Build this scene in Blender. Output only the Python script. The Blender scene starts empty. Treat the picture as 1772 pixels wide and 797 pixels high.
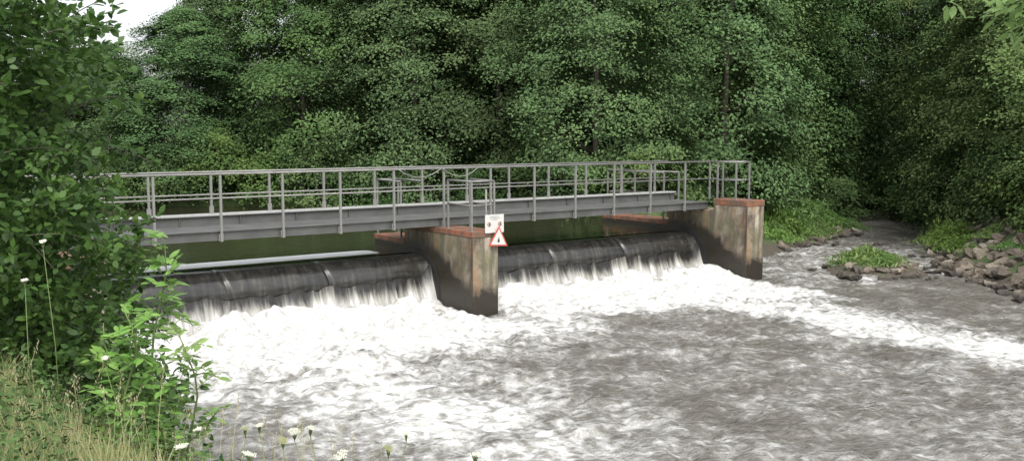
import bpy, math, random, bmesh
import numpy as np
from mathutils import Vector, noise as mnoise
random.seed(3); rng=np.random.default_rng(5)
sc=bpy.context.scene; COL=sc.collection
sc.view_settings.view_transform='Standard'; sc.view_settings.look='None'; sc.view_settings.exposure=0

# ---------- frame of the weir: u along the footbridge, w upstream ----------
ANG=math.radians(35.8); CA,SA=math.cos(ANG),math.sin(ANG)
OX,OY=-.65,24.25
def P(u,w): return (OX+CA*u-SA*w, OY+SA*u+CA*w)
def UW(x,y): dx,dy=x-OX,y-OY; return (dx*CA+dy*SA, -dx*SA+dy*CA)

# ---------- materials ----------
def newmat(name):
    m=bpy.data.materials.new(name); m.use_nodes=True
    nt=m.node_tree; b=nt.nodes['Principled BSDF']; return m,nt,b
def N(nt,t,**k):
    n=nt.nodes.new(t)
    for a,v in k.items(): setattr(n,a,v)
    return n
def ramp(nt,stops,fac):
    r=nt.nodes.new('ShaderNodeValToRGB'); e=r.color_ramp.elements
    while len(e)<len(stops): e.new(.5)
    for i,(p,c) in enumerate(stops):
        e[i].position=p; e[i].color=(c[0],c[1],c[2],1) if not isinstance(c,(int,float)) else (c,c,c,1)
    nt.links.new(fac,r.inputs[0]); return r.outputs[0]
def mathn(nt,op,a,b=None,c=None,clamp=False):
    n=nt.nodes.new('ShaderNodeMath'); n.operation=op; n.use_clamp=clamp
    for i,v in enumerate((a,b,c)):
        if v is None: continue
        if isinstance(v,(int,float)): n.inputs[i].default_value=v
        else: nt.links.new(v,n.inputs[i])
    return n.outputs[0]
def mix(nt,fac,a,b,mode='MIX'):
    n=nt.nodes.new('ShaderNodeMix'); n.data_type='RGBA'; n.blend_type=mode
    for s,v in ((n.inputs[0],fac),(n.inputs[6],a),(n.inputs[7],b)):
        if isinstance(v,(int,float)): s.default_value=v
        elif isinstance(v,tuple): s.default_value=(v[0],v[1],v[2],1)
        else: nt.links.new(v,s)
    return n.outputs[2]
def noisef(nt,scale,detail=5,vec=None,dist=0,rough=.55):
    n=N(nt,'ShaderNodeTexNoise'); n.inputs['Scale'].default_value=scale; n.inputs['Detail'].default_value=detail
    n.inputs['Distortion'].default_value=dist; n.inputs['Roughness'].default_value=rough
    if vec is not None: nt.links.new(vec,n.inputs['Vector'])
    return n.outputs['Fac']
def objco(nt,scale=(1,1,1)):
    tc=N(nt,'ShaderNodeTexCoord'); mp=N(nt,'ShaderNodeMapping'); mp.inputs['Scale'].default_value=scale
    nt.links.new(tc.outputs['Object'],mp.inputs[0]); return mp.outputs[0]
def bump(nt,b,h,strength,dist):
    bn=N(nt,'ShaderNodeBump'); bn.inputs['Strength'].default_value=strength; bn.inputs['Distance'].default_value=dist
    nt.links.new(h,bn.inputs['Height']); nt.links.new(bn.outputs[0],b.inputs['Normal'])

def leafmat(name,dark,light,trans=.3,rough=.55,objvar=.35,third=None):
    m,nt,b=newmat(name); at=N(nt,'ShaderNodeAttribute',attribute_name='tint')
    st=[(0,dark),(.85,light)] if third is None else [(0,dark),(.5,light),(1,third)]
    c=ramp(nt,st,at.outputs['Fac'])
    oi=N(nt,'ShaderNodeObjectInfo')
    hs=N(nt,'ShaderNodeHueSaturation'); nt.links.new(c,hs.inputs['Color'])
    nt.links.new(mathn(nt,'MULTIPLY_ADD',oi.outputs['Random'],objvar,1-objvar*.5),hs.inputs['Value'])
    r2=mathn(nt,'FRACT',mathn(nt,'MULTIPLY',oi.outputs['Random'],7.31))
    nt.links.new(mathn(nt,'MULTIPLY_ADD',r2,.030,.480),hs.inputs['Hue'])
    r3=mathn(nt,'FRACT',mathn(nt,'MULTIPLY',oi.outputs['Random'],17.7))
    nt.links.new(mathn(nt,'MULTIPLY_ADD',r3,.22,.86),hs.inputs['Saturation'])
    out=nt.nodes['Material Output']
    if trans<=0:
        df=N(nt,'ShaderNodeBsdfDiffuse'); nt.links.new(hs.outputs[0],df.inputs[0]); nt.links.new(df.outputs[0],out.inputs[0]); nt.nodes.remove(b); return m
    nt.links.new(hs.outputs[0],b.inputs['Base Color']); b.inputs['Roughness'].default_value=rough
    b.inputs['Specular IOR Level'].default_value=.3
    tr=N(nt,'ShaderNodeBsdfTranslucent'); hs2=N(nt,'ShaderNodeHueSaturation'); hs2.inputs['Value'].default_value=1.5
    nt.links.new(hs.outputs[0],hs2.inputs['Color']); nt.links.new(hs2.outputs[0],tr.inputs[0])
    ms=N(nt,'ShaderNodeMixShader'); ms.inputs[0].default_value=trans
    nt.links.new(b.outputs[0],ms.inputs[1]); nt.links.new(tr.outputs[0],ms.inputs[2])
    nt.links.new(ms.outputs[0],out.inputs[0])
    return m

M_tree=leafmat('foliage_alder',(.058,.102,.042),(.105,.172,.064),.0,.55,.34)
M_tree2=leafmat('foliage_light',(.068,.117,.042),(.135,.205,.070),.0,.55,.3)
M_shrub=leafmat('foliage_shrub',(.038,.074,.028),(.095,.155,.052),.0)
M_near=leafmat('foliage_near',(.020,.054,.015),(.088,.165,.044),.3,.45,0.05)
M_ash=leafmat('foliage_sapling',(.11,.22,.045),(.23,.39,.11),.35,.45,.1)
M_grass=leafmat('grass_blades',(.10,.16,.04),(.25,.29,.11),.3,.6,0,third=(.48,.43,.24))
def plain(name,col,rough=.6,metal=0,var=.3,sc_=3,bs=0):
    m,nt,b=newmat(name); co=objco(nt)
    n=noisef(nt,sc_,5,co)
    c=mix(nt,n,tuple(x*(1-var) for x in col),tuple(min(1,x*(1+var)) for x in col))
    nt.links.new(c,b.inputs['Base Color']); b.inputs['Roughness'].default_value=rough; b.inputs['Metallic'].default_value=metal
    if bs: bump(nt,b,noisef(nt,sc_*6,4,co),bs,.02)
    return m
M_bark=plain('bark',(.08,.07,.05),.9,0,.5,5,0)
M_stem=plain('green_stem',(.12,.17,.05),.6)
M_straw=plain('straw_stem',(.34,.31,.17),.8)
M_white=plain('flower_white',(.56,.56,.47),.7,0,.2)
M_seed=plain('flower_buff',(.28,.29,.14),.8,0,.3,20)
M_galv=plain('galvanised_steel',(.22,.215,.20),.5,.3,.4,4,.1)
M_beam=plain('weathered_steel',(.105,.105,.10),.65,.15,.5,2.5,.15)
M_deck=plain('grating_light',(.34,.34,.325),.6,.1,.3,3)
M_signw=plain('sign_white',(.54,.535,.50),.5,0,.06,2)
M_signr=plain('sign_red',(.45,.07,.045),.5,0,.15,3)
M_pict=plain('faded_pictogram',(.30,.13,.11),.6,0,.2,9)
M_black=plain('sign_black',(.02,.02,.02),.6,0,.1,3)

def concmat():
    m,nt,b=newmat('pier_concrete'); tc=N(nt,'ShaderNodeTexCoord'); ob=tc.outputs['Object']
    sp=N(nt,'ShaderNodeSeparateXYZ'); nt.links.new(ob,sp.inputs[0]); z=sp.outputs['Z']; y=sp.outputs['Y']; x=sp.outputs['X']
    streak=noisef(nt,1,6,objco(nt,(3.0,3.0,.7)),.8,.6); mott=noisef(nt,1.9,7,ob,.8,.6)
    fine=noisef(nt,22,4,ob)
    v=mathn(nt,'ADD',mathn(nt,'MULTIPLY',streak,.40),mathn(nt,'ADD',mathn(nt,'MULTIPLY',mott,.48),mathn(nt,'MULTIPLY',fine,.12)))
    base=ramp(nt,[(.40,(.09,.073,.053)),(.47,(.21,.17,.125)),(.53,(.32,.27,.205)),(.61,(.44,.40,.32))],v)
    st2=noisef(nt,1,6,objco(nt,(4.5,4.5,.35)),.7)
    base=mix(nt,ramp(nt,[(.50,0),(.61,.75)],st2),base,(.07,.055,.04))
    rust=ramp(nt,[(.49,0),(.60,.6)],noisef(nt,1,5,objco(nt,(2.6,2.6,.9)),.5))
    base=mix(nt,rust,base,(.26,.15,.07))
    gr=mix(nt,mathn(nt,'MULTIPLY',ramp(nt,[(.46,0),(.58,1)],noisef(nt,1.3,5,ob)),.5),base,(.11,.12,.065))
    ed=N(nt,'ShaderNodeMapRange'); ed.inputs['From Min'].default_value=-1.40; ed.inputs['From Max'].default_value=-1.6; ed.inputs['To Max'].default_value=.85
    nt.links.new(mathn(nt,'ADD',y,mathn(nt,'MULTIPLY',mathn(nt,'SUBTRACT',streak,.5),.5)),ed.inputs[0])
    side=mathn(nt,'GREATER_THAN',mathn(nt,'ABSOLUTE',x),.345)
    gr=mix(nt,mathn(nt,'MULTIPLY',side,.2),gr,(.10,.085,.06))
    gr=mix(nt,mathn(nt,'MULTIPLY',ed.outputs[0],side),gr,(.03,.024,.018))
    lim=N(nt,'ShaderNodeMapRange'); lim.inputs['From Min'].default_value=-1.6; lim.inputs['From Max'].default_value=.2
    lim.inputs['To Min'].default_value=.52; lim.inputs['To Max'].default_value=1.5; nt.links.new(y,lim.inputs[0])
    d=mathn(nt,'SUBTRACT',mathn(nt,'ADD',lim.outputs[0],mathn(nt,'MULTIPLY',mathn(nt,'SUBTRACT',mott,.5),1.1)),z)
    wet=N(nt,'ShaderNodeMapRange'); wet.inputs['From Min'].default_value=-.25; wet.inputs['From Max'].default_value=.1; nt.links.new(d,wet.inputs[0])
    c=mix(nt,wet.outputs[0],gr,mix(nt,fine,(.010,.009,.007),(.045,.036,.024)))
    nt.links.new(c,b.inputs['Base Color'])
    nt.links.new(mathn(nt,'MULTIPLY_ADD',wet.outputs[0],-.45,.85),b.inputs['Roughness'])
    bump(nt,b,mathn(nt,'ADD',fine,mott),.4,.03); return m
M_conc=concmat()
def brickmat():
    m,nt,b=newmat('red_brick'); tc=N(nt,'ShaderNodeTexCoord'); sp=N(nt,'ShaderNodeSeparateXYZ'); nt.links.new(tc.outputs['Object'],sp.inputs[0])
    cb=N(nt,'ShaderNodeCombineXYZ'); nt.links.new(mathn(nt,'ADD',sp.outputs[0],sp.outputs[1]),cb.inputs[0]); nt.links.new(sp.outputs[2],cb.inputs[1])
    br=N(nt,'ShaderNodeTexBrick'); nt.links.new(cb.outputs[0],br.inputs['Vector'])
    br.inputs['Scale'].default_value=1; br.inputs['Brick Width'].default_value=.085; br.inputs['Row Height'].default_value=.26; br.inputs['Mortar Size'].default_value=.009; br.offset=0
    br.inputs['Color1'].default_value=(.20,.062,.034,1); br.inputs['Color2'].default_value=(.31,.12,.062,1); br.inputs['Mortar'].default_value=(.11,.085,.06,1)
    n=noisef(nt,3,5,tc.outputs['Object']); c=mix(nt,ramp(nt,[(.42,0),(.60,.85)],n),br.outputs[0],(.10,.075,.05))
    nt.links.new(c,b.inputs['Base Color']); b.inputs['Roughness'].default_value=.85; return m
M_brick=brickmat()

def rivermat():
    m,nt,b=newmat('river_water'); at=N(nt,'ShaderNodeAttribute',attribute_name='foam_or_glint'); d=at.outputs['Fac']
    cs=objco(nt,(1.1,1.0,1))
    n1=noisef(nt,.8,6,cs,.6,.58); n2=noisef(nt,4.2,6,cs,.25,.58)
    vo=N(nt,'ShaderNodeTexVoronoi',feature='DISTANCE_TO_EDGE'); vo.inputs['Scale'].default_value=3.2
    nn=N(nt,'ShaderNodeTexNoise'); nn.inputs['Scale'].default_value=2.0; nn.inputs['Detail'].default_value=5; nt.links.new(cs,nn.inputs['Vector'])
    vm=N(nt,'ShaderNodeVectorMath',operation='MULTIPLY_ADD'); nt.links.new(nn.outputs['Color'],vm.inputs[0]); vm.inputs[1].default_value=(1.2,1.2,0); nt.links.new(cs,vm.inputs[2])
    nt.links.new(vm.outputs[0],vo.inputs['Vector'])
    lace=ramp(nt,[(0,1),(.28,.0)],vo.outputs['Distance'])
    v=mathn(nt,'ADD',mathn(nt,'MULTIPLY',d,1.04),mathn(nt,'MULTIPLY',mathn(nt,'SUBTRACT',n1,.5),1.3))
    v=mathn(nt,'ADD',v,mathn(nt,'MULTIPLY',mathn(nt,'SUBTRACT',n2,.5),1.2))
    v=mathn(nt,'ADD',v,mathn(nt,'MULTIPLY',lace,.28))
    f=ramp(nt,[(.30,0),(.58,.22),(.90,.66),(1.2,1)],v)
    wcol=mix(nt,ramp(nt,[(.35,0),(.65,1)],n1),(.115,.107,.091),(.178,.170,.150))
    fcol=ramp(nt,[(.30,(.36,.352,.315)),(.43,(.51,.505,.475)),(.55,(.62,.615,.595)),(.68,(.69,.69,.675))],n2)
    nt.links.new(mix(nt,f,wcol,fcol),b.inputs['Base Color'])
    nt.links.new(mathn(nt,'MULTIPLY_ADD',f,.6,.10),b.inputs['Roughness'])
    b.inputs['IOR'].default_value=1.33
    h=mathn(nt,'ADD',noisef(nt,4.8,4,objco(nt,(.9,1.2,1)),.3,.58),mathn(nt,'MULTIPLY',n2,.3))
    bump(nt,b,h,.75,.16); return m
M_river=rivermat()
def pondmat():
    m,nt,b=newmat('pond_water'); at=N(nt,'ShaderNodeAttribute',attribute_name='foam_or_glint')
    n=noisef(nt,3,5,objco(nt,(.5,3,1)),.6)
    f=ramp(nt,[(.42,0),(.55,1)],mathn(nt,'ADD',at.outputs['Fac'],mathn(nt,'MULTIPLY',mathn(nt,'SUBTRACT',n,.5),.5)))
    nt.links.new(mix(nt,f,(.032,.032,.018),(.90,.90,.88)),b.inputs['Base Color'])  # pale mix puts the sky's reflection into the pond colour
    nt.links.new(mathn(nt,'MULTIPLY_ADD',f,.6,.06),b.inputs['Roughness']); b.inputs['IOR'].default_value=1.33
    bump(nt,b,noisef(nt,1.6,4,objco(nt,(.7,1.6,1)),.3),.25,.1); return m
M_pond=pondmat()
def crestmat():
    m,nt,b=newmat('wet_crest'); at=N(nt,'ShaderNodeAttribute',attribute_name='foam_or_glint')
    st=noisef(nt,1,5,objco(nt,(10,1.2,1.2)),.4,.6); n=noisef(nt,2.0,5,objco(nt,(1,2.5,2.5)),.8,.55)
    c=ramp(nt,[(.42,(.017,.017,.016)),(.56,(.036,.034,.030)),(.70,(.085,.08,.066))],mathn(nt,'ADD',mathn(nt,'MULTIPLY',st,.55),mathn(nt,'MULTIPLY',n,.45)))
    c=mix(nt,ramp(nt,[(.0,0),(1,.8)],at.outputs['Fac']),c,(.42,.42,.38))
    nt.links.new(c,b.inputs['Base Color']); nt.links.new(mathn(nt,'MULTIPLY_ADD',n,.30,.06),b.inputs['Roughness'])
    bump(nt,b,mathn(nt,'ADD',mathn(nt,'MULTIPLY',st,.6),n),.22,.03); return m
M_crest=crestmat()
def fallmat():
    m,nt,b=newmat('falling_water'); at=N(nt,'ShaderNodeAttribute',attribute_name='foam_or_glint')
    st=noisef(nt,1,6,objco(nt,(10,1.0,.9)),.4,.65); wide=noisef(nt,1,5,objco(nt,(1.7,.5,.5)),.4)
    v=mathn(nt,'ADD',at.outputs['Fac'],mathn(nt,'ADD',mathn(nt,'MULTIPLY',mathn(nt,'SUBTRACT',st,.5),1.5),mathn(nt,'MULTIPLY',mathn(nt,'SUBTRACT',wide,.5),1.4)))
    c=ramp(nt,[(.12,(.018,.017,.015)),(.34,(.11,.105,.09)),(.60,(.28,.275,.245)),(1.0,(.56,.555,.53))],v)
    nt.links.new(c,b.inputs['Base Color']); b.inputs['Roughness'].default_value=.28
    bump(nt,b,st,.5,.05); return m
M_fall=fallmat()
def groundmat():
    m,nt,b=newmat('bank_ground'); ob=objco(nt); n=noisef(nt,1.3,6,ob); n2=noisef(nt,9,5,ob)
    tc=N(nt,'ShaderNodeTexCoord'); sp=N(nt,'ShaderNodeSeparateXYZ'); nt.links.new(tc.outputs['Object'],sp.inputs[0])
    veg=mathn(nt,'ADD',mathn(nt,'MULTIPLY',sp.outputs[2],1.8),mathn(nt,'SUBTRACT',n,.6))
    g=mix(nt,n2,(.03,.055,.018),(.10,.14,.045)); s=mix(nt,n2,(.035,.03,.022),(.12,.10,.075))
    nt.links.new(mix(nt,ramp(nt,[(.1,0),(.4,1)],veg),s,g),b.inputs['Base Color']); b.inputs['Roughness'].default_value=.95
    bump(nt,b,n2,.8,.1); return m
M_ground=groundmat()
def rockmat():
    m,nt,b=newmat('rock'); ob=objco(nt); oi=N(nt,'ShaderNodeObjectInfo'); n=noisef(nt,4,6,ob)
    c1=ramp(nt,[(0,(.075,.062,.046)),(.5,(.145,.117,.086)),(.85,(.23,.19,.14)),(1,(.34,.30,.24))],oi.outputs['Random'])
    c=mix(nt,ramp(nt,[(.38,0),(.68,.6)],n),c1,(.05,.044,.033))
    ge=N(nt,'ShaderNodeNewGeometry'); sp=N(nt,'ShaderNodeSeparateXYZ'); nt.links.new(ge.outputs['Position'],sp.inputs[0])
    c=mix(nt,ramp(nt,[(.05,.85),(.18,0)],sp.outputs[2]),c,(.016,.014,.011))
    nt.links.new(c,b.inputs['Base Color']); b.inputs['Roughness'].default_value=.7
    bump(nt,b,n,.6,.05); return m
M_rock=rockmat()

# ---------- mesh helpers ----------
class MB:
    def __init__(s): s.v=[]; s.f=[]
    def box(s,x0,x1,y0,y1,z0,z1):
        b=len(s.v); s.v+=[(x,y,z) for z in (z0,z1) for y in (y0,y1) for x in (x0,x1)]
        s.f+=[tuple(b+i for i in q) for q in ((0,2,3,1),(4,5,7,6),(0,1,5,4),(2,6,7,3),(0,4,6,2),(1,3,7,5))]; return s
    def tube(s,pts,r,n=8,cap=True):
        pts=[Vector(p) for p in pts]; k=len(pts); rr=r if isinstance(r,(list,tuple)) else [r]*k
        b=len(s.v)
        for i,p in enumerate(pts):
            t=(pts[min(i+1,k-1)]-pts[max(i-1,0)]).normalized()
            ref=Vector((0,0,1)) if abs(t.z)<.9 else Vector((1,0,0))
            a=t.cross(ref).normalized(); c=t.cross(a)
            for j in range(n):
                th=2*math.pi*j/n; q=p+(a*math.cos(th)+c*math.sin(th))*rr[i]; s.v.append(tuple(q))
        for i in range(k-1):
            for j in range(n):
                j2=(j+1)%n; s.f.append((b+i*n+j,b+i*n+j2,b+(i+1)*n+j2,b+(i+1)*n+j))
        if cap: s.f.append(tuple(b+j for j in range(n))[::-1]); s.f.append(tuple(b+(k-1)*n+j for j in range(n)))
        return s
    def prism(s,poly,y0,y1):
        b=len(s.v); n=len(poly); s.v+=[(x,y0,z) for x,z in poly]+[(x,y1,z) for x,z in poly]
        s.f.append(tuple(b+i for i in range(n))); s.f.append(tuple(b+n+i for i in range(n))[::-1])
        for i in range(n): j=(i+1)%n; s.f.append((b+i,b+n+i,b+n+j,b+j))
        return s
    def mesh(s,name,mat,smooth=False):
        me=bpy.data.meshes.new(name); me.from_pydata(s.v,[],s.f); me.materials.append(mat)
        if smooth: me.shade_smooth()
        me.update(); return me
def obj(name,me,loc=(0,0,0),rz=0,parent=None,label=None,cat=None,group=None,kind=None,bevel=0,scale=None):
    o=bpy.data.objects.new(name,me); COL.objects.link(o)
    if parent: o.parent=parent
    o.location=loc; o.rotation_euler=(0,0,rz)
    if scale: o.scale=scale
    if label: o['label']=label
    if cat: o['category']=cat
    if group: o['group']=group
    if kind: o['kind']=kind
    if bevel:
        m=o.modifiers.new('b','BEVEL'); m.width=bevel; m.segments=2; m.limit_method='ANGLE'
    return o
RHOMB=np.array([[-1,0,0],[0,-1,.25],[1,0,0],[0,1,.25]],float)
LEAF=np.array([[-1,0,0],[-.45,-.85,.2],[.25,-.8,.2],[1,0,-.1],[.25,.8,.2],[-.45,.85,.2]],float)
BLADE=np.array([[0,-1,0],[1,0,0],[0,1,0]],float)
def leafmesh(name,mat,C,A,B,L,W,tint,T=RHOMB):
    n=len(C); k=len(T); Nn=np.cross(A,B)
    L=np.broadcast_to(L,(n,)); W=np.broadcast_to(W,(n,))
    V=(C[:,None,:]+A[:,None,:]*(T[None,:,0:1]*L[:,None,None])+B[:,None,:]*(T[None,:,1:2]*W[:,None,None])+Nn[:,None,:]*(T[None,:,2:3]*W[:,None,None])).reshape(-1,3)
    me=bpy.data.meshes.new(name); me.vertices.add(n*k); me.vertices.foreach_set('co',V.astype(np.float32).ravel())
    me.loops.add(n*k); me.loops.foreach_set('vertex_index',np.arange(n*k,dtype=np.int32))
    me.polygons.add(n); me.polygons.foreach_set('loop_start',np.arange(0,n*k,k,dtype=np.int32))
    me.polygons.foreach_set('loop_total',np.full(n,k,dtype=np.int32))
    me.update(calc_edges=True)
    a=me.attributes.new('tint','FLOAT','POINT'); a.data.foreach_set('value',np.repeat(np.clip(tint,0,1),k).astype(np.float32))
    me.materials.append(mat); return me
def nrm(a): return a/np.maximum(np.linalg.norm(a,axis=1,keepdims=True),1e-6)
def frames(Nn):
    r=rng.normal(size=Nn.shape); A=nrm(np.cross(Nn,r)); return A,np.cross(Nn,A)
def crown(name,mat,H,R,z0,ncl,per,ll,lw,rc=(.55,1.15),lean=0,inner=.25):
    t=rng.random(ncl)**.85; ph=rng.random(ncl)*2*math.pi
    prof=np.where(t<.28,.72+t,1.0-(np.clip(t-.28,0,1)/.72)**2.4*(1-.2))
    lob=1+.24*np.sin(ph*3+rng.random()*6+t*5)+.15*np.sin(ph*5+t*9+rng.random()*6)
    rr=R*prof*lob*np.sqrt(rng.random(ncl)*(1-inner)+inner)
    C0=np.stack([rr*np.cos(ph)+lean*t*2,rr*np.sin(ph),z0+t*(H-z0)],1)
    r=rng.uniform(rc[0],rc[1],ncl)*(1-.35*t)
    idx=np.repeat(np.arange(ncl),per); n=len(idx)
    out=np.stack([np.cos(ph),np.sin(ph),np.zeros(ncl)],1)
    g=rng.normal(size=(n,3))*np.array([.5,.5,.26])*r[idx][:,None]
    rad=(g[:,:2]*out[idx][:,:2]).sum(1)
    g[:,2]-=.28*rad+ .25*np.abs(g[:,:2]).sum(1)*.6
    C=C0[idx]+g
    Nn=nrm(out[idx]*.65+np.array([0,0,.75])+rng.normal(size=(n,3))*.36)
    A,B=frames(Nn)
    s=rng.uniform(.7,1.25,n)
    tint=.14+.66*rng.random(ncl)[idx]**1.2+.12*rng.random(n)
    return leafmesh(name,mat,C,A,B,ll*s,lw*s,tint)
def trunkmesh(name,H,r,seed,spread=2.2,z0=0):
    rd=random.Random(seed); m=MB(); pts=[];rs=[]
    for i in range(8):
        t=i/7; pts.append((.25*math.sin(t*4+seed)*t,.25*math.cos(t*3+seed)*t,z0+t*(H*.93-z0))); rs.append(r*(1-t)**.8+.02)
    m.tube(pts,rs,8)
    for k in range(11):
        t=.15+.07*k; i=int(t*7); p=Vector(pts[i]); a=rd.random()*6.28; L=spread*(1.1-t)*rd.uniform(.8,1.2)
        q=[p,p+Vector((math.cos(a)*L*.5,math.sin(a)*L*.5,L*.3)),p+Vector((math.cos(a)*L,math.sin(a)*L,L*.75))]
        m.tube(q,[r*.4*(1-t)+.015,r*.22*(1-t)+.012,.01],6)
    return m.mesh(name,M_bark,True)

LAT=rng.random((256,256))
def vn(x,y):
    xi=np.floor(x).astype(int); yi=np.floor(y).astype(int); fx=x-xi; fy=y-yi
    fx=fx*fx*(3-2*fx); fy=fy*fy*(3-2*fy); a=LAT[xi%256,yi%256]; b=LAT[(xi+1)%256,yi%256]; c=LAT[xi%256,(yi+1)%256]; d=LAT[(xi+1)%256,(yi+1)%256]
    return (a*(1-fx)+b*fx)*(1-fy)+(c*(1-fx)+d*fx)*fy
def gridmesh(name,X,Y,Z,mat,attr=None,smooth=True):
    ny,nx=X.shape; V=np.stack([X,Y,Z],-1).reshape(-1,3)
    i=np.arange(nx*ny).reshape(ny,nx); F=np.stack([i[:-1,:-1],i[:-1,1:],i[1:,1:],i[1:,:-1]],-1).reshape(-1,4)
    me=bpy.data.meshes.new(name); me.vertices.add(len(V)); me.vertices.foreach_set('co',V.astype(np.float32).ravel())
    me.loops.add(F.size); me.loops.foreach_set('vertex_index',F.astype(np.int32).ravel())
    me.polygons.add(len(F)); me.polygons.foreach_set('loop_start',np.arange(0,F.size,4,dtype=np.int32)); me.polygons.foreach_set('loop_total',np.full(len(F),4,dtype=np.int32))
    me.update(calc_edges=True)
    if smooth: me.shade_smooth()
    if attr is not None:
        a=me.attributes.new('foam_or_glint','FLOAT','POINT'); a.data.foreach_set('value',attr.astype(np.float32).ravel())
    me.materials.append(mat); return me

# ---------- ground ----------
polyA=[(60,-40),(20,-6),(8,3.2),(3,5.2),(0,7),(-3,10.3),(-4.8,13),(-6.9,16.5),(-8.3,18.4),P(-9.3,1),P(-9.8,8),P(-16,14),P(-40,26),(-400,60),(-400,-200),(60,-200)]
polyB=[P(8.2,-.4),P(8.9,-.4),(7.6,31.4),(9.4,34.2),(11.4,37.2),(13.8,39.8),(15.6,44),(17,50),(19,60),(28,90),(60,400),(-400,420),(-400,90),P(-40,40),P(-12,25.5),P(-2,19),P(4,14.8),P(8,11),P(8.0,4)]
polyC=[(60,-60),(22,5),(16,15),(13.5,24),(13.5,30),(15.2,35),(17.9,40.5),(19.6,46),(20.5,52),(20.6,60),(30,90),(62,400),(420,400),(420,-60)]
def wbank(u): return float(np.interp(u,[-40,-12,-2,4,8],[40,25.5,19,14.8,11]))
def sdf(x,y,poly):
    d=np.full(x.shape,1e9); ins=np.zeros(x.shape,bool); n=len(poly)
    for i in range(n):
        x1,y1=poly[i]; x2,y2=poly[(i+1)%n]; ex,ey=x2-x1,y2-y1; t=np.clip(((x-x1)*ex+(y-y1)*ey)/(ex*ex+ey*ey),0,1)
        d=np.minimum(d,np.hypot(x-x1-t*ex,y-y1-t*ey))
        c=((y1>y)!=(y2>y)); xi=x1+(y-y1)*ex/(ey if abs(ey)>1e-9 else 1e-9); ins^=(c&(x<xi))
    return np.where(ins,d,-d)
IX,IY=11.0,29.4
def height(x,y):
    x=np.asarray(x,float); y=np.asarray(y,float)
    a=sdf(x,y,polyA); b=sdf(x,y,polyB); c=sdf(x,y,polyC); nz=vn(x*.7+50,y*.7+50)-.5; nz2=vn(x*2.3+9,y*2.3+9)-.5
    u,w=UW(x,y)
    ha=np.where(a>0,np.minimum(2.5,a*.85)+.5*np.clip((a-12)/20,0,1),np.maximum(-.9,a*.6))
    sb=np.where((w>3.6)&(u<12),1.6,.2)
    hb=np.where(b>0,np.minimum(1.75,b*sb)+np.clip((b-14)/30,0,3)*1.5,np.maximum(-.9,b*.6))
    hc=np.where(c>0,np.minimum(1.9,c*.5)+np.clip((c-8)/25,0,3)*1.5,np.maximum(-.9,c*.6))
    h=np.maximum(np.maximum(ha,hb),hc)
    isl=.36*np.exp(-(((x-IX)/1.5)**2+((y-IY)/1.5)**2)**1.5)
    h=np.where(isl>.03,np.maximum(h,isl-.14),h)
    return h+np.where(h>.05,nz*.22+nz2*.1,0)
def ax(segs): return np.unique(np.round(np.concatenate([np.arange(a,b,s) for a,b,s in segs]),4))
xs=ax([(-400,-60,20),(-60,-30,2.5),(-30,-16,.6),(-16,24,.3),(24,60,2),(60,420,20)]); ys=ax([(-200,-10,15),(-10,-2,2),(-2,60,.3),(60,90,1.5),(90,421,20)])
X,Y=np.meshgrid(xs,ys); Z=height(X,Y)
obj('ground',gridmesh('ground',X,Y,Z,M_ground),kind='structure')

# ---------- river ----------
us=ax([(-14,-9.5,.5),(-9.5,8.5,.065),(8.5,16,.12),(16,60,1)]); ws=ax([(-40,-14,1),(-14,-10,.12),(-10,.5,.065),(.5,14,.2),(14,60,1)])
U,W=np.meshgrid(us,ws); s=-W
def sm(x,a,b): t=np.clip((x-a)/(b-a),0,1); return t*t*(3-2*t)
bay1=sm(U,-9.5,-9.1)*(1-sm(U,-1.7,-1.1)); bay2=sm(U,-.9,-.5)*(1-sm(U,7.6,8.3)); inup=sm(s,-.7,-.2)
core1=1.10*bay1*(1-sm(s,1.5,7.5))*inup; core2=1.10*bay2*(1-sm(s,1.0+U*.2,4.6+U*.33))*inup
wakes=(1-sm(np.abs(U+1.0),.7,2.4))*sm(s,1.6,2.2)*(1-sm(s,3,6.5))*.78
long1=np.exp(-((U+6.2)/3.0)**2)*sm(s,0,2)*(1-.5*sm(s,4,15))*.84
long2=np.exp(-((U-5.1)/1.5)**2)*sm(s,0,2)*(1-sm(s,11,17))*.88
rap=(U>8.4)*.38*(1-sm(np.abs(U-13),3,9))*(W>-4)
mid=.25*np.exp(-((U-1)/7)**2)*sm(s,0,3)
foam_or_glint=np.maximum.reduce([core1,core2,wakes,long1,long2,rap*np.ones_like(U),mid])
foam_or_glint=np.where((U<8.4)&(s<-.6),0,foam_or_glint)
turb=np.maximum(core1,core2)
def oct(u,w,sx): return (vn(u*sx+30,w*sx+70)-.5)
big=.6*oct(U,W*1.15,.9)+.5*oct(U+7,W,2.1)+.42*oct(U+3,W+5,4.5)+.26*oct(U+13,W+2,9)
rip=oct(U*1.1+oct(U,W,.7)*2,W*1.7,1.3)*.10+oct(U,W*1.5,3.1)*.07+oct(U,W,6.3)*.035
splash=np.exp(-((s-.35)/.45)**2)*(.06+.24*vn(U*2.1+5,W*1.5)**1.5+.12*vn(U*6,W*5))
Zr=rip+turb*(big*.24)+turb*.07*np.exp(-((s-.8)/1.0)**2)+turb*splash+(np.maximum(long1,long2))*big*.12
Zr=np.where((U>8.4),Zr+.06*oct(U,W,2.)+.04*oct(U,W,4.5),Zr)
obj('river_water',gridmesh('river_water',U,W,Zr,M_river,foam_or_glint),loc=(OX,OY,0),rz=ANG,kind='structure')

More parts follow.
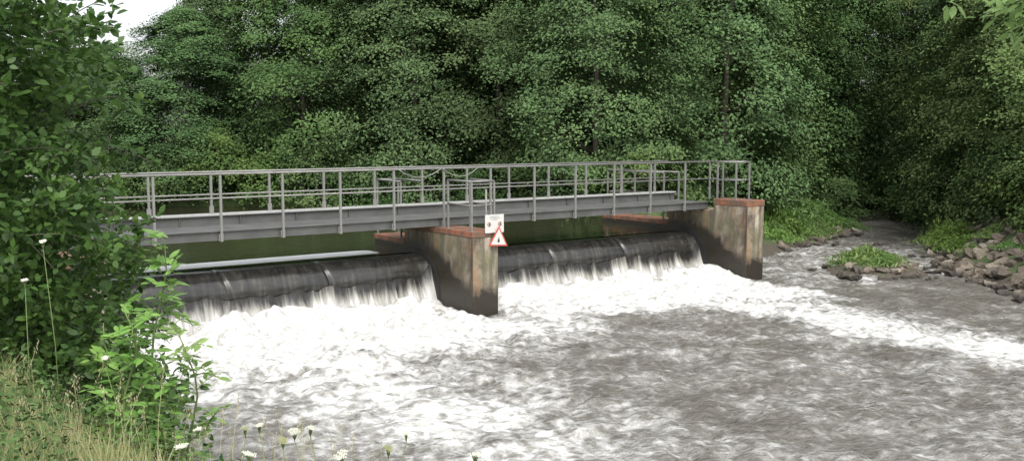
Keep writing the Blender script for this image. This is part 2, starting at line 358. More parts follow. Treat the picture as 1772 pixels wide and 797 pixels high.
PZ=1.225
us=ax([(-60,-14,2),(-14,9.7,.3)]); ws=np.unique(np.concatenate([np.arange(1.1,5,.1),np.arange(5,50,2)]))
U,W=np.meshgrid(us,ws); U=np.where((W<4.35)&(U>7.79),7.79,U)
U=np.where((W<9)&(U<-13),-13,U)
sky_glint=(1-sm(np.abs(W-1.75),.30,.48))*(1-sm(U,-2.6,-1.8))  # painted sky reflection: pale strip just upstream of the near-bay crest
Zp=np.full_like(U,PZ)
obj('pond_water',gridmesh('pond_water',U,W,Zp,M_pond,sky_glint),loc=(OX,OY,0),rz=ANG,kind='structure')

# ---------- weir crests and falling water ----------
prof=[(1.5,1.06),(1.3,1.198)]
for k in range(17):
    a=math.radians(80-k*9.0); prof.append((.78-.54*math.cos(a),.715+.525*math.sin(a)))
prof.append((.36,.1)); prof.append((.4,-.3))
def crest(u0,u1):
    uu=np.linspace(u0,u1,260); pr=np.array(prof)
    Uc=np.tile(uu,(len(pr),1)); Wc=np.tile(pr[:,0:1],(1,len(uu))); Zc=np.tile(pr[:,1:2],(1,len(uu)))
    k=np.arange(len(pr))[:,None]
    Zc=Zc+.014*(vn(Uc*1.1+u0*9+60,k*.35+0*Uc)-.5)*(k>1)
    at=np.zeros_like(Uc)
    for f in (.36,.66):
        us_=u0+(u1-u0)*f+ (k-8)*.02
        g=np.exp(-((Uc-us_)/.035)**2)*(k>1); Zc=Zc-.04*g; Wc=Wc+.03*g; at=np.maximum(at,.08*np.exp(-((Uc-us_-.08)/.03)**2))
    e=np.minimum(Uc-u0,u1-Uc); en=(1-sm(e,.08,.3)); at=np.maximum(at,en*sm(k+0*Uc,5,12)*vn(Uc*22,k*.3))
    return gridmesh('weir_crest',Uc-(u0+u1)/2,Wc,Zc,M_crest,at)
def curtain(u0,u1):
    uu=np.arange(u0,u1,.03); tt=np.linspace(0,1,24)
    Uc,T=np.meshgrid(uu,tt)
    top=.66+.10*(vn(Uc*2.2,T*0+9)-.5)+.10*(vn(Uc*7,T*0+3)-.5)
    e=np.minimum(Uc-u0,u1-Uc); top=top+.34*(1-sm(e,.05,.28))
    Wc=.232-.36*T**1.4-.10*(1-sm(e,.05,.28))*T; Zc=top-(top+.08)*T
    j=(vn(Uc*6+40,T*1.2)-.5)*.10*sm(T,.05,.5)+(vn(Uc*15+40,T*2)-.5)*.05*sm(T,.1,.6)
    Wc=Wc+j-.02
    f=.0+.72*sm(T,.0,.6)
    f=f+.22*(1-sm(e,.05,.4))
    return gridmesh('falling_water',Uc-(u0+u1)/2,Wc,Zc,M_fall,f)
for (u0,u1) in ((-9.3,-1.47),(-.73,7.77)):
    c=(u0+u1)/2; p=P(c,0)
    obj('weir_crest',crest(u0,u1),(p[0],p[1],0),ANG,label='rounded dark weir crest with water sliding over it',cat='weir',group='weir bays')
    obj('falling_water',curtain(u0,u1),(p[0],p[1],0),ANG,kind='structure')

# ---------- piers ----------
def pier(name,uc,halfw,cap,label,wup=3.1,zmid=1.93,zup=1.52,ct=.14):
    p=P(uc,0); e=obj(name,None,(p[0],p[1],0),ANG,label=label,cat='bridge pier',group='weir piers')
    h=halfw; y0=-1.6; noseend=-.35; hi=cap>2
    m=MB()
    pf=[(y0,-.9),(y0,cap-ct),(noseend,cap-ct),(noseend,zmid if hi else cap-ct),(1.5,zmid if hi else cap-ct),(1.5,zup-.13),(wup,zup-.13),(wup,-.9)]
    if not hi: pf=[pf[0],pf[1],pf[4],pf[5],pf[6],pf[7]]
    n=len(pf)
    m.v=[(-h,y,z) for y,z in pf]+[(h,y,z) for y,z in pf]
    m.f=[tuple(range(n))[::-1],tuple(range(n,2*n))]+[(i,(i+1)%n,n+(i+1)%n,n+i) for i in range(n)]
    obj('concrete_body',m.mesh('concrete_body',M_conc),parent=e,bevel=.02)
    g=.01
    m=MB(); m.box(-h-g,h+g,y0-g,noseend if hi else 1.48,cap-ct+.001,cap)
    obj('brick_cap',m.mesh('brick_cap',M_brick),parent=e,bevel=.012)
    m=MB(); m.box(-h-g,h+g,1.5+.004,wup+g,zup-.13+.001,zup)
    obj('brick_cap',m.mesh('brick_cap',M_brick),parent=e,bevel=.012)
    for sx in (-1,1):
        m=MB()
        arc=[(-.1,-.2)]+[(.95-1.15*math.cos(a*math.pi/16),.25+1.12*math.sin(a*math.pi/16)) for a in range(0,9)]+[(.95,-.2)]
        x0,x1=(-h-.014,-h+.01) if sx<0 else (h-.01,h+.014)
        k=len(arc); m.v=[(x0,y,z) for y,z in arc]+[(x1,y,z) for y,z in arc]
        m.f=[tuple(range(k)),tuple(range(k,2*k))[::-1]]+[(i,(i+1)%k,k+(i+1)%k,k+i) for i in range(k)]
        obj('steel_side_plate',m.mesh('side_plate',M_black),parent=e)
    return e
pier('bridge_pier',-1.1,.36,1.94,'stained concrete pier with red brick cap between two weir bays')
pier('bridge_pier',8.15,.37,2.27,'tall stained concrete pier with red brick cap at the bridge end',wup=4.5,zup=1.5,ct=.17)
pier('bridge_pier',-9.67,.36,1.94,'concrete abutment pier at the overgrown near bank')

# ---------- footbridge ----------
BO=-1.0; bp=P(BO,0)
br=obj('footbridge',None,(bp[0],bp[1],1.95),ANG,label='grey steel footbridge with tubular railings crossing a river weir',cat='footbridge')
def L(u): return u-BO
def ibeam(m,u0,u1,y,za,zb,fw=.07):
    m.box(L(u0),L(u1),y-.008,y+.008,za+.011,zb-.011); m.box(L(u0),L(u1),y-fw,y+fw,za,za+.012); m.box(L(u0),L(u1),y-fw,y+fw,zb-.012,zb)
U0,U1=-10.4,7.95
m=MB(); ibeam(m,U0,U1,.04,.005,.20)
obj('beam',m.mesh('beam',M_beam),parent=br)
m=MB(); ibeam(m,U0,U1,1.42,.005,.40)
for i in range(14):
    u=U0+.6+i*1.35; m.box(L(u),L(u)+.012,1.36,1.415,.010,.39)
obj('beam',m.mesh('beam',M_beam),parent=br)
m=MB()
for i in range(18):
    u=U0+i*(U1-U0)/18; m.box(L(u)+.003,L(u+(U1-U0)/18)-.003,.12,1.34,.165,.197)
m.box(L(U0),L(U1),.3,.34,.15,.167); m.box(L(U0),L(U1),1.1,1.14,.15,.167)
obj('deck',m.mesh('deck',M_beam),parent=br)
m=MB(); m.box(L(U0),L(U1),1.335,1.66,.402,.442)
obj('kerb_plate',m.mesh('kerb_plate',M_deck),parent=br,bevel=.004)
m=MB(); m.tube([(0,.05,.07),(0,1.41,.07)],.04,8); cme=m.mesh('cross_member',M_beam,True)
for i in range(8): obj('cross_member',cme,(L(U0+1.2+i*2.3),0,0),parent=br)
fposts=[-9.39+1.357*i for i in range(14)]
RT=1.385
def railing(yy,posts,pz0,ztop,ua,ub,off):
    m=MB(); m.tube([(L(ua),yy,ztop),(L(ub),yy,ztop)],.023,10)
    r=obj('railing',m.mesh('top_rail',M_galv,True),parent=br)
    m=MB(); m.tube([(L(ua),yy,ztop-.5),(L(ub),yy,ztop-.5)],.017,8); obj('middle_rail',m.mesh('middle_rail',M_galv,True),parent=r)
    pm=MB(); pm.box(-.024,.024,-.022,.022,pz0,ztop-.026); pm.box(-.05,.05,-off-.012,-off+.0,pz0+.01,pz0+.16)
    pme=pm.mesh('post',M_galv)
    for u in posts: obj('post',pme,(L(u),yy,0),parent=r)
    return r
railing(-.055,fposts,-.02,RT,-10.4,8.2,-.03)
railing(1.55,[p+.35 for p in fposts[:-1]],.445,RT-.02,-10.4,7.8,0)
for a,b in ((-2.5,-1.35),(-1.3,-.3)):
    m=MB(); pts=[(L(a+(b-a)*t/14),-.10,RT-.0-.2*(1-(2*t/14-1)**2)) for t in range(15)]
    m.tube(pts,.012,6); obj('safety_chain',m.mesh('safety_chain',M_galv,True),parent=br)

def guard(uc,wc,hu,wa,wb,zb,zt,label,open_='back'):
    p=P(uc,wc); e=obj('guard_rail',None,(p[0],p[1],zb),ANG,label=label,cat='railing',group='guard rails on the piers')
    path=[(-hu,wb-wc,0),(-hu,wa-wc,0),(hu,wa-wc,0),(hu,wb-wc,0)]; h=zt-zb
    if open_=='front': path=[(-hu,wa-wc,0),(-hu,wb-wc,0),(hu,wb-wc,0),(hu,wa-wc,0)]
    for zz,r,nm in ((h,.023,'top_rail'),(h*.52,.016,'middle_rail')):
        m=MB()
        for i in range(3):
            a=Vector(path[i]); b=Vector(path[i+1]); m.tube([(a.x,a.y,zz),(b.x,b.y,zz)],r,8)
        obj(nm,m.mesh(nm,M_galv,True),parent=e)
    pm=MB(); pm.box(-.02,.02,-.02,.02,0,h-.02); pm.box(-.05,.05,-.05,.05,0,.012); pme=pm.mesh('post',M_galv)
    n=max(1,int(round((wb-wa)/1.2)))
    for s_ in (-hu,hu):
        for i in range(n+1): obj('post',pme,(s_,wa-wc+(wb-wa)*i/n,0),parent=e)
    return e
guard(-1.1,-.9,.31,-1.5,-.5,1.94,3.08,'grey tubular guard rail on the nose of the middle pier')
guard(-1.1,2.4,.31,1.75,3.0,1.52,2.95,'grey tubular guard rail over the pond end of the middle pier','front')
guard(8.15,-.6,.28,-1.1,-.1,2.27,3.34,'grey tubular guard rail around the far pier cap')
guard(8.15,3,.32,1.75,4.35,1.5,2.95,'long grey guard rail on the far wing wall','front')

# ---------- signs ----------
p=P(-.88,-1.62)
e=obj('information_sign',None,(p[0],p[1],1.90),ANG,label='white notice board with small faded pictograms on the pier railing',cat='sign')
m=MB(); m.box(-.26,.26,-.03,-.018,0,.42); obj('panel',m.mesh('panel',M_signw),parent=e,bevel=.003)
for k,(zz,wd) in enumerate(((.37,.12),(.335,.15),(.30,.09))):
    m=MB(); m.box(-wd,wd,-.032,-.0305,zz,zz+.007); obj('text_line',m.mesh('text_line',M_black),parent=e)
for xx in (-.15,.15):
    m=MB(); m.prism([(xx+.055*math.cos(a*math.pi/8),.195+.055*math.sin(a*math.pi/8)) for a in range(16)],-.033,-.0305); obj('red_pictogram',m.mesh('red_pictogram',M_pict),parent=e)
    m=MB(); m.prism([(xx+.036*math.cos(a*math.pi/8),.195+.036*math.sin(a*math.pi/8)) for a in range(16)],-.036,-.0335); obj('pictogram_disc',m.mesh('pictogram_disc',M_signw),parent=e)
    m=MB(); m.prism([(xx-.024,.170),(xx+.026,.170),(xx+.016,.225),(xx-.012,.225)],-.038,-.0365); obj('pictogram_figure',m.mesh('pictogram_figure',M_black),parent=e)
m=MB(); m.tube([(-.2,.02,-.1),(-.2,.02,1.0)],.022,8); obj('mounting_post',m.mesh('mpost',M_galv,True),parent=e)
p=P(-.82,-1.7)
e=obj('warning_sign',None,(p[0],p[1],1.60),ANG,label='triangular white warning sign with red border',cat='sign')
e.rotation_euler=(0,math.radians(3),ANG)
def tri(s,zc): h=s*.866; return [(-s/2,zc-h/3),(s/2,zc-h/3),(.0,zc+2*h/3)]
zc=.15
m=MB(); m.prism(tri(.54,zc),-.012,0); obj('border',m.mesh('border',M_signr),parent=e,bevel=.01)
m=MB(); m.prism(tri(.42,zc),-.016,-.0125); obj('face',m.mesh('face',M_signw),parent=e)
m=MB(); m.prism([(-.026,.085),(.02,.08),(.03,.115),(.02,.15),(.013,.185),(-.008,.19),(-.013,.16),(-.03,.13)],-.02,-.0165)
obj('symbol',m.mesh('symbol',M_black),parent=e)

# ---------- trees ----------
CR=[]
specs=[(14.5,3.6,.4,M_tree),(15.5,3.2,.4,M_tree),(13.5,3.9,.3,M_tree),(15,3.2,.5,M_tree2),(12.5,3.3,.3,M_tree2)]
for i,(H,R,zb,mt) in enumerate(specs):
    CR.append((crown('crown',mt,H,R,zb,420,170,.070,.044,inner=.45,rc=(.6,1.25)),trunkmesh('trunk',H,.13,i+1),H))
SH=[(crown('crown',M_shrub,2.6,1.7,.1,70,110,.062,.038,rc=(.4,.8)),trunkmesh('trunk',2.2,.05,20,1.2)),(crown('crown',M_shrub,1.7,1.5,.05,55,110,.058,.035,rc=(.35,.7)),trunkmesh('trunk',1.4,.04,21,1.0))]
def gz(x,y): return float(height(np.array([x]),np.array([y]))[0])
def tree(x,y,v,s,label='leafy green alder tree in a dense riverside wood',group='riverside wood trees',sh=False,name='tree',cat='tree'):
    me_c,me_t=(SH if sh else CR)[v][:2]
    if not sh and x<0:   # the wood gets lower upstream
        b=math.degrees(math.atan2(-x,y)); el=np.interp(b,[12,14.2,15.6,17.2,19.0,21,24,28],[14,11.5,9.2,7.5,6.0,5.0,4.4,4.2]); s=min(s,(4.2+y*math.tan(math.radians(el))-1.6)/CR[v][2])
    k=max(s,.76)
    e=obj(name,None,(x,y,gz(x,y)-.05),random.random()*6.28,label=label,cat=cat,group=group,scale=((s if sh else k)*random.uniform(.95,1.12),(s if sh else k)*random.uniform(.95,1.12),s))
    obj('trunk' if not sh else 'stem',me_t,parent=e); obj('crown' if not sh else 'foliage',me_c,parent=e); return e
tree(*P(10.8,8.5),2,.85)
u=10.5
while u>-24:
    x,y=P(u,wbank(u)+random.uniform(2.6,3.8)); tree(x,y,random.choice([0,1,2,2,0,0]),random.uniform(.8,.98)); u-=random.uniform(3.2,4.2)
u=14
while u>-24:
    x,y=P(u,wbank(u)+random.uniform(7.5,9.5)); tree(x,y,random.choice([0,1,2,4]),random.uniform(.95,1.1)); u-=random.uniform(3.8,4.8)
u=16
while u>-16:
    x,y=P(u,wbank(u)+random.uniform(14,16)); tree(x,y,random.choice([0,1,2]),random.uniform(1.1,1.3)); u-=random.uniform(5,6.2)
for w in (8,15,22,29):
    x,y=P(16.8+random.uniform(-1,1),w); tree(x,y,random.choice([0,1,2,4]),random.uniform(.95,1.1))
w=16
while w<36:
    x,y=P(23+random.uniform(-1,1),w); tree(x,y,random.choice([0,1,2]),random.uniform(1.15,1.3)); w+=random.uniform(7,9)
for x,y,v,s in [(8.0,44.5,3,.95),(11.5,48,0,1.05),(14.4,52,2,1.1),(17.3,57,1,1.2),(20.3,58,0,1.15),(24,64,1,1.3),(18,66,0,1.4),
                (18.6,37.3,4,.85),(21,43,4,.95),(23,49,3,1.05),(26,56,1,1.15),(19,33,4,.8),(23.5,37.5,1,1),(26.5,43.5,2,1.1),(19.6,28.5,4,.8),(21.6,46,2,.9)]:
    tree(x,y,v,s)
for i in range(4):
    x,y=P(random.uniform(9.3,10.2),5.0+i*1.8); tree(x,y,random.choice([0,1]),random.uniform(.7,1.15),'low leafy shrub at the water edge','bank shrubs',True,'shrub','shrub')
u=8.5
while u>-22:
    x,y=P(u,wbank(u)+random.uniform(.7,1.4)); tree(x,y,random.choice([0,1]),random.uniform(.8,1.25),'low leafy shrub at the water edge','bank shrubs',True,'shrub','shrub'); u-=random.uniform(1.3,2.0)
for x,y in [(9.6,44.6),(11.4,45.6),(13.2,47.4),(14.6,49),(8.2,43),(7.2,40.5),(6.0,37.6),(5.1,35.8),(16.2,52),(17.5,54.5),(18.8,55.5),(19.8,56),(15.8,47.4),
            (18,37.6),(19.4,41.2),(20.2,44.6),(17.6,34.6),(17.3,32.2),(20.6,49),(17.0,30.6),(20.8,53),(16.9,29),(16.8,27.4),(19.6,47),(20.6,38),(17.3,26),(18.2,36)]:
    tree(x,y,random.choice([0,1]),random.uniform(.9,1.4),'low leafy shrub on the far bank','bank shrubs',True,'shrub','shrub')
M_herb=leafmat('foliage_herb',(.07,.14,.028),(.17,.28,.075),.3)
def herb(seed,R,H,n):
    C=np.stack([rng.normal(size=n)*R*.5,rng.normal(size=n)*R*.5,rng.random(n)*H],1); C[:,2]*=np.exp(-(C[:,0]**2+C[:,1]**2)/(R*R)*.9)*(.5+1.0*vn(C[:,0]*4+seed*9,C[:,1]*4))
    Nn=nrm(rng.normal(size=(n,3))*.6+np.array([0,0,.8])+C*np.array([.5,.5,0])); A,B=frames(Nn); A[:,2]+=.6; A=nrm(A); B=nrm(np.cross(Nn,A))
    return leafmesh('foliage',M_herb,C,A,B,rng.uniform(.06,.13,n),.022,rng.random(n))
HB=[herb(1,.7,.8,1300),herb(2,.9,.55,1600),herb(3,.8,.35,1200)]
hl=[(IX-.1,IY+.5,1.1),(IX+.4,IY+.8,.8),(IX-.6,IY+.9,.6),(IX+.2,IY+.2,.55),(IX-.4,IY+.1,.4),
    (15.4,33.6,1.1),(15.8,35.2,1.2),(17.0,37.9,1.2),(14.9,32.2,.8),(18.2,40.4,1.3),(16.2,30.5,.9),(16.1,28.6,1.0),(16.4,36,1),(19.4,42.5,1.2),(15.6,31.4,.7),(14.6,30.8,.5),(15,29.2,.6),(15.4,27.5,.7)]
for i in range(46):
    t=random.random(); x=8.9+t*6.0; y=35.0+t*7.2; o=random.random()**.8; hl.append((x-o*2.2+.15,y+o*3.2+.2,random.uniform(.6,1.3)))
for x,y,s in hl:
    obj('plant',random.choice(HB),(x,y,max(gz(x,y),.05)-.03),random.random()*6,label='bright green leafy plant growing on river gravel',cat='plant',group='plants on the gravel banks',scale=(s,s,s))
RK=[]
for k in range(6):
    bm=bmesh.new(); bmesh.ops.create_icosphere(bm,subdivisions=2,radius=1)
    for v in bm.verts:
        n=mnoise.noise(v.co*1.3+Vector((k*7,0,0))); q=v.co*(1+.55*n); v.co=Vector((q.x*1.2,q.y*.85,q.z*.6))
        v.co=Vector([round(c*2.2)/2.2*.72+c*.28 for c in v.co])
    me=bpy.data.meshes.new('rock'); bm.to_mesh(me); bm.free(); me.materials.append(M_rock); RK.append(me)
def rock(x,y,s,dz=0):
    o=obj('rock',random.choice(RK),(x,y,max(gz(x,y),-.02)+s*.12+dz),0,label='rough brown riprap boulder at the water edge',cat='rock',group='riprap boulders',scale=(s,s,s))
    o.rotation_euler=(random.uniform(-.7,.7),random.uniform(-.7,.7),random.random()*6.28)
cl=[(13.3,24),(13.3,30),(15.2,35),(17.9,40.5)]
for i in range(205):
    t=random.random()**1.3*2.0; k=int(t); f=t-k; x=cl[k][0]+(cl[k+1][0]-cl[k][0])*f; y=cl[k][1]+(cl[k+1][1]-cl[k][1])*f
    d=random.uniform(-.5,2.3); rock(x+d,y,random.uniform(.10,.30)*(1 if d>0 else .8))
for i in range(56):
    a=random.random()*6.28; r=random.uniform(.4,1.9); rock(IX+r*math.cos(a)*1.1,IY+r*math.sin(a)*1.0-.3,random.uniform(.07,.19))
for i in range(26):
    t=random.random(); x=9.2+t*5.4; y=34.4+t*6.6+random.uniform(-.6,.5); rock(x,y,random.uniform(.10,.26))
for i in range(14): rock(random.uniform(11.8,15.0),random.uniform(30,38),random.uniform(.10,.20),-.05)

# ---------- near left shrub ----------
def nearbush():
    ez=[0,2.0,2.47,2.94,3.25,3.5,3.86,4.33,4.8,5.3,6.5]; ex=[-2.70,-2.74,-2.86,-3.02,-3.14,-3.20,-3.20,-3.22,-3.10,-3.44,-3.8]
    stems=MB(); base=Vector((-4.5,8.8,gz(-4.5,8.8)-.1))
    Cs=[];As=[];Ns=[];tn=[];Ls=[]
    for k in range(3200):
        z=random.uniform(1.3,6.2); y=random.uniform(6.9,10.0); e=np.interp(z,ez,ex)*(y/8)
        far=random.random()**.8
        x=e-far*2.3-.12
        if x<-.60*y: continue
        x+=.20*math.sin(z*5.1+y*2)+.14*math.sin(z*11+1)
        dirv=Vector((random.uniform(-.3,1),random.uniform(-.8,.4),random.uniform(-.35,.45))).normalized()
        Lt=random.uniform(.3,.75); ctint=random.random()
        pts=[Vector((x,y,z))-dirv*Lt*.6]
        for j in range(1,7):
            t=j/6; pts.append(pts[0]+dirv*Lt*t+Vector((0,0,-.12*t*t*Lt*2)))
        if k%5==0: stems.tube(pts,[.004]*6+[.002],4,False)
        n=random.randint(16,28)
        for j in range(n):
            t=random.random(); i=min(5,int(t*6)); p=pts[i].lerp(pts[i+1],t*6-i); side=Vector((random.gauss(0,1),random.gauss(0,1),random.gauss(0,.7))).normalized()
            a=(dirv*.6+side).normalized(); ln=random.uniform(.024,.048); c=p+a*ln*1.2+side*random.random()*.05
            Cs.append(c);As.append(a); Ns.append((random.gauss(0,.5),random.gauss(0,.5)-.25,.8)); tn.append(.02+.60*ctint+.35*random.random()); Ls.append(ln)
    C=np.array(Cs);A=nrm(np.array(As));Nn=np.array(Ns);B=nrm(np.cross(Nn,A));Ls=np.array(Ls)
    f=leafmesh('foliage',M_near,C,A,B,Ls,Ls*.66,np.array(tn),LEAF)
    for k in range(14):
        tx,ty,tz=random.uniform(-5.4,-3.8),random.uniform(7.8,9.8),random.uniform(3,5.2)
        st=base+Vector((random.uniform(-.4,.4),random.uniform(-.2,.4),0)); mid=st.lerp(Vector((tx,ty,tz)),.5)+Vector((-.2,0,.4))
        stems.tube([st,st.lerp(mid,.5)+Vector((0,0,.15)),mid,Vector((tx,ty,tz))],[.04,.03,.02,.006],7)
    return f,stems.mesh('stems',M_bark,True)
f,st=nearbush()
e=obj('shrub',None,(-4.5,8.8,gz(-4.5,8.8)),label='tall dense dark green shrub on the near bank',cat='shrub')
for nme,me in (('foliage',f),('stems',st)):
    o=obj(nme,me,parent=e); o.location=(4.5,-8.8,-e.location.z)

# ---------- ash saplings ----------
def sapling(x,y,H,seed,leafL=.30,lab='light green ash sapling with pinnate leaves',lf=.044,dens=16):
    rd=random.Random(seed); z=gz(x,y); m=MB(); pts=[Vector((.10*math.sin(i*.9+seed)*i/8,.09*math.cos(i+seed)*i/8,H*i/8)) for i in range(9)]
    m.tube(pts,[.012-.0011*i for i in range(9)],6)
    C=[];A=[];Nn=[];tn=[];LL=[]; nk=int(H*dens)
    for k in range(nk):
        t=min(1,max(.08,.15+.85*k/nk+rd.uniform(-.05,.05))); i=min(7,int(t*8)); p=pts[i].lerp(pts[i+1],t*8-i); a=rd.random()*6.28
        up=rd.uniform(.0,.7)+.7*t; d=Vector((math.cos(a),math.sin(a),up)).normalized(); ll=leafL*rd.uniform(.6,1.25)*(1.1-.4*t); dr=rd.uniform(.3,.9)
        r=[]
        for j in range(9):
            s_=j/8; r.append(p+d*ll*s_+Vector((0,0,-dr*s_*s_*ll)))
        m.tube(r,[.003]*9,4,False)
        sd=d.cross(Vector((0,0,1))).normalized(); roll=rd.uniform(-.5,.5)
        for j in (2,4,6,8):
            for sg in (-1,1):
                if j==8 and sg==1: continue
                ax_=(d*.6+sd*sg*.9+Vector((0,0,-.3+sg*roll))).normalized() if j<8 else (d+Vector((0,0,-.7))).normalized()
                ln=lf*rd.uniform(.75,1.15); C.append(r[j]+ax_*ln); A.append(ax_); Nn.append((rd.gauss(0,.35),rd.gauss(0,.35),1)); LL.append(ln); tn.append(rd.random()*.6+.35*t)
    A=nrm(np.array(A)); B=nrm(np.cross(np.array(Nn),A)); LL=np.array(LL)
    e=obj('sapling',None,(x,y,z-.03),label=lab,cat='sapling',group='bank saplings')
    obj('stem',m.mesh('stem',M_stem,True),parent=e); obj('foliage',leafmesh('foliage',M_ash,np.array(C),A,B,LL,LL*.42,np.array(tn),LEAF),parent=e)
def s_h(x,y,ztop): return ztop-gz(x,y)
sapling(-2.20,6.0,s_h(-2.20,6.0,3.58),1,.24,dens=30); sapling(-2.32,5.8,s_h(-2.32,5.8,3.2),2,.26,dens=24); sapling(-2.02,6.0,s_h(-2.02,6,3.05),3,.24,dens=24); sapling(-2.55,6.2,s_h(-2.55,6.2,3.0),4,.26); sapling(-1.85,5.9,s_h(-1.85,5.9,2.55),6,.18,lf=.032); sapling(-2.15,5.7,s_h(-2.15,5.7,2.8),7,.26)

# ---------- wild carrots ----------
def umbel(x,y,ztip,seed,mat=M_white,r=.05,lab='wild carrot with a flat white flower head'):
    rd=random.Random(seed); z=gz(x,y)-.02; H=ztip-z; lx=rd.uniform(-.14,.14); r*=.85
    m=MB(); m.tube([(0,0,0),(lx*.3,.01,H*.5),(lx,.02,H-.05)],[.0035,.0025,.0018],5)
    tx,ty=lx,.02; fl=MB(); dish=rd.uniform(-.5,.3)*r; tlx,tly=rd.uniform(-.4,.4),rd.uniform(-.2,.5)
    for k in range(20):
        a=k*2.4; rr=r*math.sqrt((k+.5)/20)*rd.uniform(.8,1.1); dx,dy=rr*math.cos(a),rr*math.sin(a); q=(tx+dx,ty+dy,H+dish*(rr/r)**2+dx*tlx+dy*tly+rd.uniform(-.004,.004))
        m.tube([(tx,ty,H-.05),q],.001,3,False)
        for j in range(4):
            b=j*1.6+rd.random(); c=(q[0]+.006*math.cos(b),q[1]+.006*math.sin(b),q[2]+rd.uniform(-.003,.004)); s0=len(fl.v); g=.0036
            fl.v+=[(c[0],c[1]+g*.8,c[2]-g),(c[0]+g,c[1]-g*.6,c[2]-g),(c[0],c[1],c[2]+g),(c[0]-g,c[1]-g*.6,c[2]-g)]; fl.f+=[(s0,s0+1,s0+2),(s0+1,s0+3,s0+2),(s0+3,s0,s0+2)]
    e=obj('wildflower',None,(x,y,z),label=lab,cat='wildflower',group='wild flowers on the bank')
    obj('stem',m.mesh('stem',M_stem,True),parent=e); obj('flower_head',fl.mesh('flower_head',mat),parent=e)
def at(px,py,d):
    x=(px-886)/1700*d; y=(398.5-py)/1700; return x,d*(.995+.0998*y),4.2+d*(-.0998+.995*y)
for i,(px,py,d,mt,r) in enumerate([(352,774,4.3,M_white,.034),(378,788,4.2,M_white,.032),(535,746,4.6,M_white,.032),(562,740,4.7,M_white,.02),(575,790,4.1,M_white,.03),(790,788,4.4,M_white,.024),
      (465,735,4.7,M_white,.018),(700,778,4.5,M_seed,.02),(492,762,4.4,M_seed,.02),(415,742,4.6,M_seed,.014),(345,744,4.4,M_white,.016),
      (42,485,5.4,M_white,.016),(92,418,5.6,M_white,.018),(215,620,5.2,M_white,.016),(655,750,4.7,M_white,.013)]):
    x,y,z=at(px,py,d); umbel(x,y,z,i+1,mt,r,'wild carrot with a flat white flower head' if mt is M_white else 'seeding umbel plant with buff green head')

# ---------- grass ----------
n=36000; gx=rng.uniform(-4.6,1.2,n); gy=rng.uniform(2.4,9,n)
tall=np.clip((-gx-1.2-(gy-4)*.30)/.5,0,1)
keep=rng.random(n)<(.25+.75*tall); gx=gx[keep];gy=gy[keep];tall=tall[keep]; n=len(gx)
G=height(gx,gy); C=np.stack([gx,gy,G-.02],1)
Lg=(.06+.08*rng.random(n))+tall*(.02+.20*rng.random(n)**2)
lim=np.where(tall<.5,4.2-.36*gy-G,9); Lg=np.clip(np.minimum(Lg,np.maximum(lim,.04)),.04,1)
A=nrm(np.stack([rng.normal(size=n)*.4,rng.normal(size=n)*.4,np.ones(n)],1)); B=nrm(np.cross(A,rng.normal(size=(n,3))))
tint=np.clip(.28+rng.random(n)*.6+.5*(vn(gx*1.6,gy*1.6+7)-.35),0,1)
obj('grass',leafmesh('grass',M_grass,C,A,B,Lg,.0038,tint,BLADE),kind='stuff',label='long green and straw coloured grass on the near bank')
m=MB(); Cs=[];As=[]
for k in range(90):
    x=random.uniform(-3.4,-.75); y=random.uniform(4.2,6.2); z=gz(x,y)
    tl=min(1,max(0,(-x-1.1-(y-4)*.25)/.5)); H=random.uniform(.28,.5) if tl>.4 else random.uniform(.15,.30)+max(0,(4.2-.333*y)-z)*.8
    lx,ly=random.gauss(0,.2)*H,random.gauss(0,.2)*H; p=[Vector((x,y,z)),Vector((x+lx*.3,y+ly*.3,z+H*.5)),Vector((x+lx,y+ly,z+H))]
    m.tube(p,[.0015,.0012,.0008],3,False)
    for j in range(14):
        q=p[1].lerp(p[2],.6+.4*j/13)+Vector((random.gauss(0,.008),random.gauss(0,.008),0)); Cs.append(q); As.append((random.gauss(0,.4),random.gauss(0,.4),1))
A=nrm(np.array(As)); B=nrm(np.cross(A,rng.normal(size=A.shape))); e=obj('grass_stalks',m.mesh('stalks',M_straw),kind='stuff',label='thin straw coloured flowering grass stalks')
obj('seed_heads',leafmesh('seed_heads',M_grass,np.array(Cs),A,B,.009,.003,rng.random(len(Cs))*.4+.6),parent=e)
n=18000; gx=rng.uniform(-4.2,.6,n); gy=rng.uniform(3.8,7.2,n); G=height(gx,gy)
tall=np.clip((-gx-1.1-(gy-4)*.3)/.5,0,1); k=(rng.random(n)<.35+.4*tall)&(vn(gx*3,gy*3+5)>.48); gx,gy,G,tall=gx[k],gy[k],G[k],tall[k]; n=len(gx)
zt=rng.random(n)*(.10+.24*tall); zt=np.where(tall<.4,np.minimum(zt,np.maximum(4.2-.325*gy-G,.02)),zt)
C=np.stack([gx,gy,G+zt],1); Nn=nrm(rng.normal(size=(n,3))*.5+np.array([0,0,.8])); A,B=frames(Nn)
obj('weeds',leafmesh('weeds',M_shrub,C,A,B,rng.uniform(.012,.03,n),.010,rng.random(n),LEAF),kind='stuff',label='small leafy weeds among the grass')

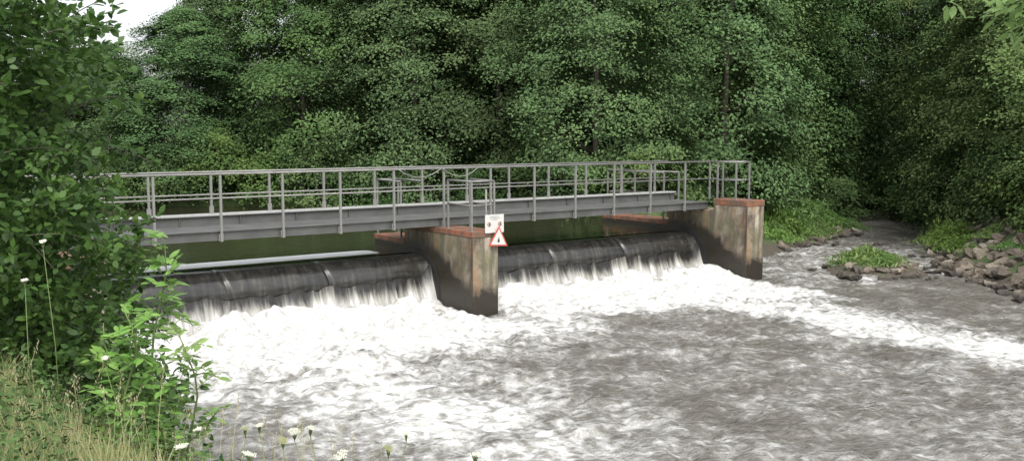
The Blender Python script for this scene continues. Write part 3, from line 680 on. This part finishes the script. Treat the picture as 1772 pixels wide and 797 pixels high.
# ---------- bank tree whose branch hangs in at the top right ----------
def overhang():
    x0,y0=5.0,3.6; z=gz(x0,y0); e=obj('tree',None,(x0,y0,z),label='bank tree whose bright leafy branch hangs over the river',cat='tree')
    m=MB(); m.tube([(0,0,-.1),(.05,.05,1.5),(0,.1,3.2),(.1,.1,5.6)],[.13,.11,.08,.04],9)
    C=[];A=[];tn=[]
    for k in range(34):
        if k<11:
            tgt=Vector((random.uniform(2.82,3.22)-x0,6.2+random.uniform(-.3,.4)-y0,random.uniform(4.80,5.04)-z)); st=Vector((0,.1,tgt.z+.1)); nl=140
        else:
            a=random.uniform(-2.2,1.6); zz=random.uniform(3.4,5.6); st=Vector((0,.1,zz)); tgt=st+Vector((math.cos(a),math.sin(a)*.9,.15))*random.uniform(.8,1.35); nl=46
        Lb=(tgt-st).length; pts=[st.lerp(tgt,t/6)+Vector((0,0,.12*math.sin(t/6*3.14)*Lb)) for t in range(7)]
        m.tube(pts,[.014,.012,.01,.008,.006,.004,.002],5)
        for j in range(nl):
            t=random.uniform(.3,1); i=min(5,int(t*6)); p=pts[i].lerp(pts[i+1],t*6-i); s_=Vector((random.gauss(0,1),random.gauss(0,1),-.5+random.gauss(0,.6))).normalized()
            C.append(p+s_*random.uniform(.03,.16)); A.append(s_); tn.append(random.random()*.5)
    A=nrm(np.array(A)); B=nrm(np.cross(rng.normal(size=A.shape)*.4+np.array([0,-.3,1]),A)); n=len(C); Ls=rng.uniform(.035,.06,n)
    obj('trunk',m.mesh('trunk',M_bark,True),parent=e); obj('crown',leafmesh('crown',M_ash,np.array(C),A,B,Ls,Ls*.45,np.array(tn),LEAF),parent=e)
overhang()

# ---------- world, sun, camera ----------
wd=bpy.data.worlds.new('World'); sc.world=wd; wd.use_nodes=True; nt=wd.node_tree; bg=nt.nodes['Background']
sk=N(nt,'ShaderNodeTexSky',sky_type='NISHITA'); sk.sun_disc=False; sk.sun_elevation=math.radians(55); sk.sun_rotation=math.radians(165); sk.dust_density=4; sk.air_density=1.0
hs=N(nt,'ShaderNodeHueSaturation'); hs.inputs['Saturation'].default_value=.2; hs.inputs['Value'].default_value=2.3; nt.links.new(sk.outputs[0],hs.inputs['Color']); nt.links.new(hs.outputs[0],bg.inputs[0]); bg.inputs[1].default_value=.15
sl=bpy.data.lights.new('Sun','SUN'); sl.energy=.8; sl.angle=math.radians(35); sl.color=(1,.97,.92)
so=bpy.data.objects.new('Sun',sl); COL.objects.link(so); so.rotation_euler=(math.radians(38),0,math.radians(15)); so.location=(0,0,30)
cd=bpy.data.cameras.new('Camera'); cd.lens=34.54; cd.sensor_width=36; cd.clip_end=2000; cd.clip_start=.1
co=bpy.data.objects.new('Camera',cd); COL.objects.link(co); co.location=(0,0,4.2); co.rotation_euler=(math.radians(90-5.73),0,0); sc.camera=co
